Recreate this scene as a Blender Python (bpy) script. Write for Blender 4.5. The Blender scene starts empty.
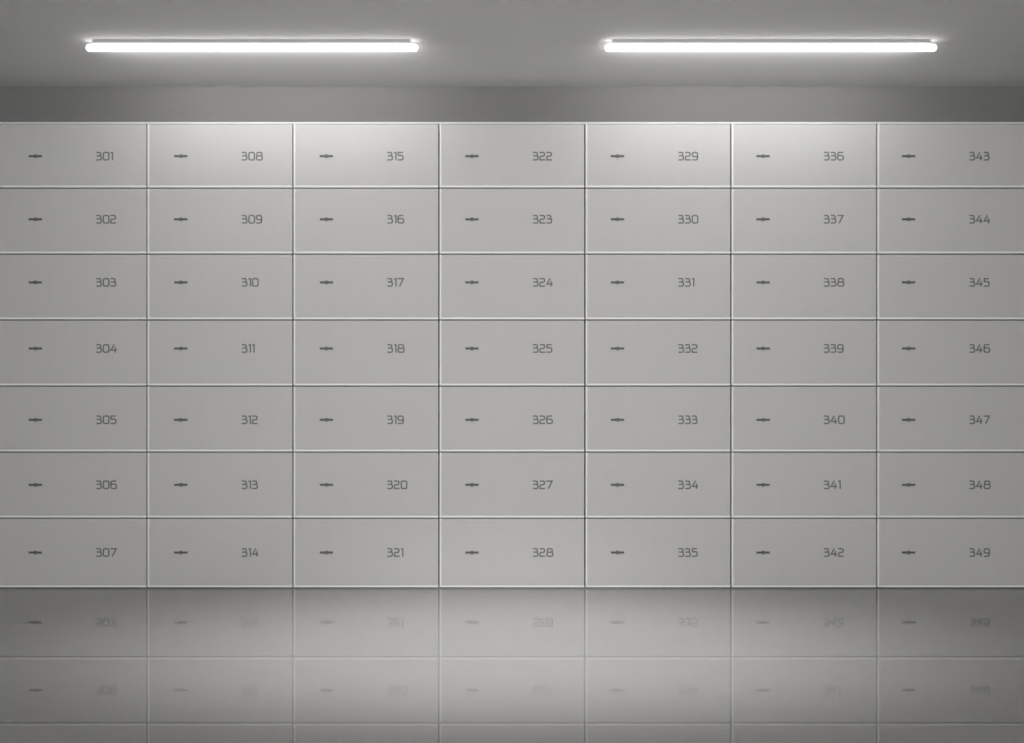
import bpy, bmesh, math
from mathutils import Vector

# ---------------------------------------------------------------- camera, world, exposure
S = bpy.context.scene
COL = S.collection
PX = 200.0                    # photograph pixels per metre on the face of the boxes
D = 5.5                       # camera to the face of the boxes
CAM_Z = 1.08
CEIL_Z = 2.512

cam_data = bpy.data.cameras.new('camera')
cam_data.sensor_fit = 'HORIZONTAL'
cam_data.sensor_width = 36.0
cam_data.lens = 36.0 * PX * D / 1024.0
cam = bpy.data.objects.new('camera', cam_data)
cam.location = (0.0, -D, CAM_Z)
cam.rotation_euler = (math.pi / 2, 0.0, 0.0)
COL.objects.link(cam)
S.camera = cam

world = bpy.data.worlds.new('world')
S.world = world
world.use_nodes = True
world.node_tree.nodes['Background'].inputs['Color'].default_value = (1.0, 0.995, 0.98, 1)
world.node_tree.nodes['Background'].inputs['Strength'].default_value = 4.5

S.view_settings.view_transform = 'Standard'
S.view_settings.look = 'None'
S.view_settings.exposure = 0.0
S.view_settings.gamma = 1.0
S.view_settings.use_curve_mapping = False
S.cycles.sample_clamp_indirect = 2.0
S.cycles.denoising_input_passes = 'RGB_ALBEDO'

# the end left open, where added even fill light comes in (a portal only guides the sampling of the world's light)
portal_data = bpy.data.lights.new('open_end_portal', 'AREA')
portal_data.shape = 'RECTANGLE'
portal_data.size, portal_data.size_y = 5.5, CEIL_Z
portal_data.cycles.is_portal = True
portal = bpy.data.objects.new('open_end_portal', portal_data)
portal.location = (0, -7.0, CEIL_Z / 2)
portal.rotation_euler = (math.pi / 2, 0, 0)
COL.objects.link(portal)

# the optic of one tube: (power in W, spread in degrees, tilt from straight down towards the boxes in degrees)
LAMP_LOBES = {'tube_light': (2.0, 180, 62), 'wash_light': (1.3, 85, 96)}
TUBE_GLOW = 3.20             # emission of the tube's own skin
POOL_FILL = 400.0             # added out-of-view spot for the pool of light on the floor, W

spot_data = bpy.data.lights.new('pool_fill_spot', 'SPOT')
spot_data.energy = POOL_FILL
spot_data.color = (1.0, 0.995, 0.98)
spot_data.spot_size = math.radians(58)
spot_data.spot_blend = 1.0
spot_data.shadow_soft_size = 0.05
DOWN_AT = Vector((0.0, -1.42, CEIL_Z - 0.02))
spot = bpy.data.objects.new('pool_fill_spot', spot_data)
spot.location = DOWN_AT
spot.rotation_euler = (math.radians(6.5), 0, 0)
spot.scale = (1.8, 1.0, 1.0)      # an oval beam, wide along the boxes
COL.objects.link(spot)


# ---------------------------------------------------------------- materials
def material(name, color, rough=0.5, metal=0.0, spec=0.5, emit=0.0, grain=0.0, grain_scale=(1, 1, 1), bump=0.0):
    m = bpy.data.materials.new(name)
    m.use_nodes = True
    nt = m.node_tree
    b = nt.nodes['Principled BSDF']
    b.inputs['Base Color'].default_value = (*color, 1)
    b.inputs['Roughness'].default_value = rough
    b.inputs['Metallic'].default_value = metal
    b.inputs['Specular IOR Level'].default_value = spec
    if emit:
        b.inputs['Emission Color'].default_value = (1.0, 0.995, 0.98, 1)
        b.inputs['Emission Strength'].default_value = emit
    if grain or bump:
        tc = nt.nodes.new('ShaderNodeTexCoord')
        mp = nt.nodes.new('ShaderNodeMapping')
        mp.inputs['Scale'].default_value = grain_scale
        nz = nt.nodes.new('ShaderNodeTexNoise')
        nz.inputs['Scale'].default_value = 1.0
        nz.inputs['Detail'].default_value = 4.5
        nt.links.new(tc.outputs['Object'], mp.inputs['Vector'])
        nt.links.new(mp.outputs['Vector'], nz.inputs['Vector'])
        if grain:
            cr = nt.nodes.new('ShaderNodeValToRGB')
            cr.color_ramp.elements[0].position = 0.3
            cr.color_ramp.elements[1].position = 0.7
            cr.color_ramp.elements[0].color = (*[c * (1 - grain) for c in color], 1)
            cr.color_ramp.elements[1].color = (*[min(1, c * (1 + grain)) for c in color], 1)
            nt.links.new(nz.outputs['Fac'], cr.inputs['Fac'])
            nt.links.new(cr.outputs['Color'], b.inputs['Base Color'])
        if bump:
            bp = nt.nodes.new('ShaderNodeBump')
            bp.inputs['Strength'].default_value = bump
            bp.inputs['Distance'].default_value = 0.001
            nt.links.new(nz.outputs['Fac'], bp.inputs['Height'])
            nt.links.new(bp.outputs['Normal'], b.inputs['Normal'])
    return m


def grey(v, warm=0.012):
    return (v, v * (1 - warm * 0.35), v * (1 - warm))


M_FLOOR = material('polished_floor', grey(0.24), rough=0.012, spec=0.95, grain=0.015, grain_scale=(3, 3, 3))
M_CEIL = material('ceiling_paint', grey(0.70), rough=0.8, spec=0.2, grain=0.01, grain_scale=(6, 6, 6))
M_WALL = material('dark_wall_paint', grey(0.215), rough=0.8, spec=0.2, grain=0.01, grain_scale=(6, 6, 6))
M_SIDE = material('added_side_wall_dark', grey(0.07), rough=0.8, spec=0.2, grain=0.01, grain_scale=(6, 6, 6))
M_DOOR = material('satin_steel_door', grey(0.60), rough=0.45, spec=0.3, grain=0.006, grain_scale=(40, 40, 2))
M_TRIM = material('bright_edge_metal', grey(0.95, 0.01), rough=0.4, spec=0.5, grain=0.004, grain_scale=(9, 9, 9))
M_BODY = material('box_sheet_steel', grey(0.22), rough=0.5, spec=0.4, grain=0.02, grain_scale=(8, 8, 8))
M_CARC = material('cabinet_steel', grey(0.16), rough=0.5, spec=0.4, grain=0.02, grain_scale=(8, 8, 8))
M_LOCK = material('dark_lock_metal', grey(0.125), rough=0.5, spec=0.3, grain=0.02, grain_scale=(60, 60, 60))
M_CYL = material('lock_cylinder_metal', grey(0.17), rough=0.45, spec=0.4, grain=0.02, grain_scale=(60, 60, 60))
M_FOOT_SHADE = material('foot_shade_grey', grey(0.2), rough=0.7, spec=0.2, grain=0.02, grain_scale=(20, 20, 20))
M_SLOT = material('key_slot_black', grey(0.02), rough=0.6, spec=0.2, grain=0.02, grain_scale=(60, 60, 60))
M_NUM = material('number_print', grey(0.20), rough=0.6, spec=0.2, grain=0.02, grain_scale=(60, 60, 60))
M_TUBE = material('lit_tube', grey(0.9, 0.01), rough=0.4, emit=TUBE_GLOW, grain=0.002, grain_scale=(9, 9, 9))
M_TUBE.cycles.emission_sampling = 'NONE'   # the skin's glow is weak; the lamp's own light is sampled
M_HOUS = material('lamp_housing_enamel', grey(0.5), rough=0.5, grain=0.01, grain_scale=(9, 9, 9))


# ---------------------------------------------------------------- mesh helpers
def box_into(bm, x0, x1, y0, y1, z0, z1, bevel=0.0):
    v = [bm.verts.new((x, y, z)) for x in (x0, x1) for y in (y0, y1) for z in (z0, z1)]
    faces = [(0, 1, 3, 2), (4, 6, 7, 5), (0, 4, 5, 1), (2, 3, 7, 6), (0, 2, 6, 4), (1, 5, 7, 3)]
    fs = [bm.faces.new([v[i] for i in f]) for f in faces]
    if bevel:
        es = list({e for f in fs for e in f.edges})
        bmesh.ops.bevel(bm, geom=es, offset=bevel, segments=2, profile=0.5, affect='EDGES')


def prism_into(bm, pts, y0, y1):
    """outline pts (x, z) pushed from y0 back to y1"""
    a = [bm.verts.new((x, y0, z)) for x, z in pts]
    b = [bm.verts.new((x, y1, z)) for x, z in pts]
    bm.faces.new(a)
    bm.faces.new(list(reversed(b)))
    n = len(pts)
    for i in range(n):
        j = (i + 1) % n
        bm.faces.new((a[i], b[i], b[j], a[j]))


def link(name, bm, mat, parent=None, smooth=False):
    bmesh.ops.recalc_face_normals(bm, faces=bm.faces)
    me = bpy.data.meshes.new(name)
    bm.to_mesh(me)
    bm.free()
    me.materials.append(mat)
    if smooth:
        for p in me.polygons:
            p.use_smooth = True
    o = bpy.data.objects.new(name, me)
    COL.objects.link(o)
    if parent:
        o.parent = parent
    return o


def tag(o, label, cat, group=None):
    o['label'] = label
    o['category'] = cat
    if group:
        o['group'] = group


def structure(name, mat, *boxes):
    bm = bmesh.new()
    for b in boxes:
        box_into(bm, *b)
    o = link(name, bm, mat)
    o['kind'] = 'structure'
    return o


# ---------------------------------------------------------------- the room
HALF = 2.75
BACK = 0.62
FRONT = -7.0
structure('floor', M_FLOOR, (-HALF, HALF, FRONT, BACK, -0.12, 0.0))
ceiling = structure('ceiling', M_CEIL, (-HALF, HALF, FRONT, BACK, CEIL_Z, CEIL_Z + 0.12))
structure('foot_shade_1', M_FOOT_SHADE, (-HALF, HALF, -0.045, 0.0, 0.0, 0.002))      # dark strip standing in for the shade at the cabinet's foot


def ring_into(bm, r0, r1, z0, z1, n=40):
    c = [[bm.verts.new((r * math.cos(2 * math.pi * i / n), r * math.sin(2 * math.pi * i / n), z)) for i in range(n)]
         for r, z in ((r0, z0), (r1, z0), (r1, z1), (r0, z1))]
    for k in range(4):
        a, b = c[k], c[(k + 1) % 4]
        for i in range(n):
            j = (i + 1) % n
            bm.faces.new((a[i], b[i], b[j], a[j]))


# made-up rim and glowing lens for the added spot, flush in the ceiling
bm = bmesh.new()
ring_into(bm, 0.075, 0.095, -0.006, 0.0)
rim = link('pool_fill_rim', bm, M_HOUS, ceiling)
rim.location = (DOWN_AT.x, DOWN_AT.y, CEIL_Z)
bm = bmesh.new()
ring_into(bm, 0.001, 0.074, -0.003, 0.0)
lens = link('pool_fill_lens', bm, M_TUBE, ceiling)
lens.location = (DOWN_AT.x, DOWN_AT.y, CEIL_Z)
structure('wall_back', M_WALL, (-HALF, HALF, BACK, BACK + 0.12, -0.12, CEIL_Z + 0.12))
structure('wall_left_added', M_SIDE, (-HALF - 0.12, -HALF, FRONT, BACK + 0.12, -0.12, CEIL_Z + 0.12))  # unseen side walls, added dark to dim the edges
structure('wall_right_added', M_SIDE, (HALF, HALF + 0.12, FRONT, BACK + 0.12, -0.12, CEIL_Z + 0.12))

# ---------------------------------------------------------------- the cabinet that holds the boxes
def X(px):
    return (px - 512.0) / PX


def Z(py):
    return (587.5 - py) / PX


COLS = [-3.0, 147.6, 293.6, 439.6, 585.6, 731.6, 877.4, 1028.0]   # left side of each column's bright edge
ROWS = [122.0, 187.5, 253.5, 319.4, 385.5, 451.5, 517.6, 587.3]   # under side of each row's bright edge
GAP = 0.0054
GAP_SIDE = 0.0064
DEPTH = 0.48
TOP = Z(121.9)
# sheet-steel bulkhead closing the space between cabinet and ceiling
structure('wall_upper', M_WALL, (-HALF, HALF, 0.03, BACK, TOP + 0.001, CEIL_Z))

cab = bpy.data.objects.new('safe_deposit_cabinet', None)
cab.location = (0, 0.25, 0)
COL.objects.link(cab)
tag(cab, 'wide grey steel cabinet from floor to upper wall holding all the numbered boxes', 'cabinet')


def cab_part(name, mat, *boxes):
    bm = bmesh.new()
    for x0, x1, y0, y1, z0, z1 in boxes:
        box_into(bm, x0, x1, y0 - 0.25, y1 - 0.25, z0, z1)
    return link(name, bm, mat, cab)


xl, xr = X(COLS[0]) - 0.004, X(COLS[-1])
cab_part('shell', M_CARC,
         (xl - 0.02, xr + 0.02, 0.52, 0.56, 0.0, TOP - 0.002),
         (xl - 0.02, xl, 0.0, 0.52, 0.0, TOP - 0.002),
         (xr, xr + 0.02, 0.0, 0.52, 0.0, TOP - 0.002))
top_rail = cab_part('top_rail', M_TRIM, (xl - 0.02, xr + 0.02, -0.004, 0.5, TOP - 0.009, TOP - 0.002))
top_rail['label'] = 'bright metal strip along the top of the cabinet'

# ---------------------------------------------------------------- digits, drawn as strokes (unit: photograph pixel, origin bottom left)
H = 7.45                       # stroke centre height


def arc(cx, cz, r, a0, a1, n=5):
    return [(cx + r * math.cos(math.radians(a0 + (a1 - a0) * i / n)),
             cz + r * math.sin(math.radians(a0 + (a1 - a0) * i / n))) for i in range(n + 1)]


def ring(x0, x1, z0, z1, r):
    return (arc(x1 - r, z1 - r, r, 90, 0) + arc(x1 - r, z0 + r, r, 0, -90)
            + arc(x0 + r, z0 + r, r, -90, -180) + arc(x0 + r, z1 - r, r, 180, 90))


MID = 4.15
# each glyph: advance width, list of (points, closed)
GLYPH = {
    '0': (5.5, [(ring(0, 5.5, 0, H, 1.5), True)]),
    '1': (1.6, [([(0, H - 0.35), (1.5, H), (1.5, 0)], False)]),
    '2': (4.8, [([(0, H)] + arc(4.6 - 1.5, H - 1.5, 1.5, 90, 0) + arc(4.6 - 1.5, MID + 1.3 - 0.35, 1.3, 0, -90)
                 + arc(1.4, MID - 0.35 - 1.4, 1.4, 90, 180) + [(0, 0), (4.8, 0)], False)]),
    '3': (4.7, [([(0, H)] + arc(4.0 - 1.1, H - 1.1, 1.1, 90, 0) + [(4.0, MID + 0.3), (3.7, MID)], False),
                ([(0.4, MID), (3.5, MID)] + arc(4.7 - 1.3, MID - 1.5, 1.3, 70, 0) + arc(4.7 - 1.5, 1.5, 1.5, 0, -90)
                 + [(0, 0)], False)]),
    '4': (5.5, [([(3.1, H), (0.1, 2.1), (5.5, 2.1)], False), ([(4.2, 4.6), (4.2, 0)], False)]),
    '5': (4.9, [([(4.4, H), (0.2, H), (0.2, MID + 0.3)] + arc(4.9 - 1.6, MID + 0.3 - 1.6, 1.6, 90, 0)
                 + arc(4.9 - 1.5, 1.5, 1.5, 0, -90) + [(0, 0)], False)]),
    '6': (5.5, [([(4.9, H)] + arc(1.6, H - 1.6, 1.6, 90, 180) + arc(1.6, 1.6, 1.6, 180, 270)
                 + arc(5.5 - 1.6, 1.6, 1.6, -90, 0) + arc(5.5 - 1.6, MID + 0.2 - 1.4, 1.4, 0, 90) + [(0.1, MID + 0.2)], False)]),
    '7': (5.2, [([(0, H), (5.2, H), (1.6, 0)], False)]),
    '8': (5.9, [(ring(0.5, 5.4, MID - 0.1, H, 1.2), True), (ring(0, 5.9, 0, MID - 0.1, 1.6), True)]),
    '9': (5.1, [([(0.1, 0)] + arc(5.1 - 1.6, 1.6, 1.6, -90, 0) + arc(5.1 - 1.6, H - 1.6, 1.6, 0, 90)
                 + arc(1.5, H - 1.5, 1.5, 90, 180) + arc(1.4, 3.3 + 1.4, 1.4, 180, 270) + [(5.1, 3.3)], False)]),
}
STROKE = 1.32
LETTER_GAP = 2.05


def stroke_into(bm, pts, closed, w, y0, y1):
    """a flat raised line of width w through pts, mitred at its corners"""
    p = [Vector(q) for q in pts]
    q = [p[0]]
    for a in p[1:]:
        if (a - q[-1]).length > 1e-4:
            q.append(a)
    if closed and (q[0] - q[-1]).length < 1e-4:
        q.pop()
    n = len(q)
    L, R = [], []
    for i in range(n):
        d0 = (q[i] - q[i - 1]).normalized() if (closed or i > 0) else None
        d1 = (q[(i + 1) % n] - q[i]).normalized() if (closed or i < n - 1) else None
        d0 = d0 or d1
        d1 = d1 or d0
        n0, n1 = Vector((-d0.y, d0.x)), Vector((-d1.y, d1.x))
        m = (n0 + n1)
        m = m.normalized() if m.length > 1e-5 else n0
        k = w / 2 / max(0.45, m.dot(n0))
        c = q[i].copy()
        if not closed and i == 0:
            c -= d1 * w / 2 * 0.6
        if not closed and i == n - 1:
            c += d0 * w / 2 * 0.6
        L.append(c + m * k)
        R.append(c - m * k)
    lf = [bm.verts.new((v.x, y0, v.y)) for v in L]
    rf = [bm.verts.new((v.x, y0, v.y)) for v in R]
    lb = [bm.verts.new((v.x, y1, v.y)) for v in L]
    rb = [bm.verts.new((v.x, y1, v.y)) for v in R]
    for i in range(n if closed else n - 1):
        j = (i + 1) % n
        bm.faces.new((lf[i], lf[j], rf[j], rf[i]))
        bm.faces.new((lb[i], rb[i], rb[j], lb[j]))
        bm.faces.new((lf[i], lb[i], lb[j], lf[j]))
        bm.faces.new((rf[i], rf[j], rb[j], rb[i]))
    if not closed:
        bm.faces.new((lf[0], rf[0], rb[0], lb[0]))
        bm.faces.new((lf[-1], lb[-1], rb[-1], rf[-1]))


def number_bm(text, y0, y1):
    bm = bmesh.new()
    x = 0.0
    for ch in text:
        adv, strokes = GLYPH[ch]
        for k, (pts, closed) in enumerate(strokes):     # crossing strokes lie a hair above one another
            stroke_into(bm, [((x + a) / PX, b / PX) for a, b in pts], closed, STROKE / PX, y0 - 0.0002 * k, y1)
        x += adv + LETTER_GAP
    return bm


# ---------------------------------------------------------------- one safe deposit box
LOCK_Y = [156.2, 219.3, 282.4, 348.5, 419.8, 484.8, 552.5]
PITCH = 145.53
EDGE_B = 1.95 / PX             # height of the bright lower edge
EDGE_L = 1.75 / PX
FACE = 0.0

WHERE_ROW = ['top row', 'second row', 'third row', 'middle row', 'third row from the floor', 'second row from the floor', 'bottom row by the floor']
WHERE_COL = ['first', 'second', 'third', 'fourth', 'fifth', 'sixth', 'last']


def make_box(c, r):
    n = 301 + c * 7 + r
    x0 = X(COLS[c])
    x1 = X(COLS[c + 1]) - GAP_SIDE
    z0 = Z(ROWS[r + 1])
    z1 = Z(ROWS[r]) - GAP
    if r == 0:
        z1 = TOP - 0.0115
    w, h = x1 - x0, z1 - z0
    root = bpy.data.objects.new('safe_deposit_box', None)
    root.location = (x0, 0, z0)
    COL.objects.link(root)
    tag(root, 'grey safe deposit box numbered %d in the %s column, %s' % (n, WHERE_COL[c], WHERE_ROW[r]),
        'safe deposit box', 'numbered safe deposit boxes in the steel wall')
    # drawer body behind the door
    bm = bmesh.new()
    box_into(bm, 0.006, w - 0.006, 0.02, DEPTH, 0.006, h - 0.006)
    link('drawer_body', bm, M_BODY, root)
    # door panel
    bm = bmesh.new()
    box_into(bm, EDGE_L, w, FACE, 0.02, EDGE_B, h, bevel=0.0008)
    link('door', bm, M_DOOR, root)
    # bright metal edge along the left and the lower side, one L
    bm = bmesh.new()
    e = -0.0015
    prism_into(bm, [(0, 0), (w, 0), (w, EDGE_B), (EDGE_L, EDGE_B), (EDGE_L, h), (0, h)], FACE + e, 0.02)
    ed = link('edge_strip', bm, M_TRIM, root)
    ed['label'] = 'bright metal edge strip'
    # lock: narrow bar with a pointed middle, a round cylinder and its slot
    lx = X(35.4 + PITCH * c) - x0
    lz = Z(LOCK_Y[r]) - z0
    u = 1.0 / PX
    bar = [(-6.6, -1.05), (-1.9, -1.05), (0, -2.05), (1.9, -1.05), (6.6, -1.05),
           (6.6, 1.05), (1.9, 1.05), (0, 2.05), (-1.9, 1.05), (-6.6, 1.05)]
    bm = bmesh.new()
    prism_into(bm, [(lx + a * u, lz + b * u) for a, b in bar], FACE - 0.002, FACE)
    lock = link('lock', bm, M_LOCK, root)
    bm = bmesh.new()
    prism_into(bm, [(lx + 1.35 * u * math.cos(t * math.pi / 8), lz + 1.35 * u * math.sin(t * math.pi / 8)) for t in range(16)],
               FACE - 0.004, FACE - 0.002)
    link('lock_cylinder', bm, M_CYL, lock)
    bm = bmesh.new()
    box_into(bm, lx - 0.8 * u, lx + 0.8 * u, FACE - 0.0044, FACE - 0.004, lz - 0.16 * u, lz + 0.16 * u)
    link('key_slot', bm, M_SLOT, lock)
    # printed number
    num = link('number', number_bm(str(n), FACE - 0.0008, FACE), M_NUM, root)
    num.location = (X(96.65 + PITCH * c) - x0, 0, Z(LOCK_Y[r] + 3.7) - z0)


for c in range(7):
    for r in range(7):
        make_box(c, r)

# ---------------------------------------------------------------- the two tube lamps
TUBE_R = 0.0158
TUBE_LEN = 1.437
TUBE_Z = CEIL_Z - 0.031
TUBE_Y = -D + (TUBE_Z - CAM_Z) * PX * D / (371.5 - 47.9)


def capsule_into(bm, length, r, seg=20, rings=8):
    prof = [(-length / 2 + r - r * math.cos(i * math.pi / 2 / rings), r * math.sin(i * math.pi / 2 / rings)) for i in range(rings + 1)]
    prof += [(-x, q) for x, q in reversed(prof)]
    rows = []
    for x, q in prof:
        if q < 1e-6:
            rows.append([bm.verts.new((x, 0, 0))])
        else:
            rows.append([bm.verts.new((x, q * math.cos(2 * math.pi * k / seg), q * math.sin(2 * math.pi * k / seg))) for k in range(seg)])
    for a, b in zip(rows, rows[1:]):
        for k in range(seg):
            k2 = (k + 1) % seg
            if len(a) == 1:
                bm.faces.new((a[0], b[k], b[k2]))
            elif len(b) == 1:
                bm.faces.new((a[k], b[0], a[k2]))
            else:
                bm.faces.new((a[k], b[k], b[k2], a[k2]))


def make_lamp(px, label):
    s = (TUBE_Y + D) / D
    root = bpy.data.objects.new('tube_lamp', None)
    root.location = ((px - 512.0) / PX * s, TUBE_Y, CEIL_Z)
    COL.objects.link(root)
    tag(root, label, 'ceiling lamp', 'lit tube lamps on the ceiling')
    bm = bmesh.new()
    box_into(bm, -TUBE_LEN / 2 + 0.032, TUBE_LEN / 2 - 0.032, -0.017, 0.017, -0.0140, 0.0, bevel=0.002)
    link('housing', bm, M_HOUS, root)
    bm = bmesh.new()
    capsule_into(bm, TUBE_LEN, TUBE_R)
    t = link('tube', bm, M_TUBE, root, smooth=True)
    t.location = (0, 0, TUBE_Z - CEIL_Z)
    for name, (power, spread, tilt) in LAMP_LOBES.items():
        ld = bpy.data.lights.new(name, 'AREA')
        ld.shape = 'RECTANGLE'
        ld.size = TUBE_LEN - 0.04
        ld.size_y = 0.03
        ld.energy = power
        ld.spread = math.radians(spread)
        ld.color = (1.0, 0.995, 0.98)
        lo = bpy.data.objects.new(name, ld)
        a = math.radians(tilt)
        k = TUBE_R + 0.001
        lo.location = (0, k * math.sin(a), TUBE_Z - CEIL_Z - k * math.cos(a))
        lo.rotation_euler = (a, 0, 0)
        lo.parent = root
        COL.objects.link(lo)
    return root


make_lamp(252.0, 'glowing white tube lamp on the ceiling above boxes 308 and 315')
make_lamp(770.8, 'glowing white tube lamp on the ceiling above boxes 329 and 336')
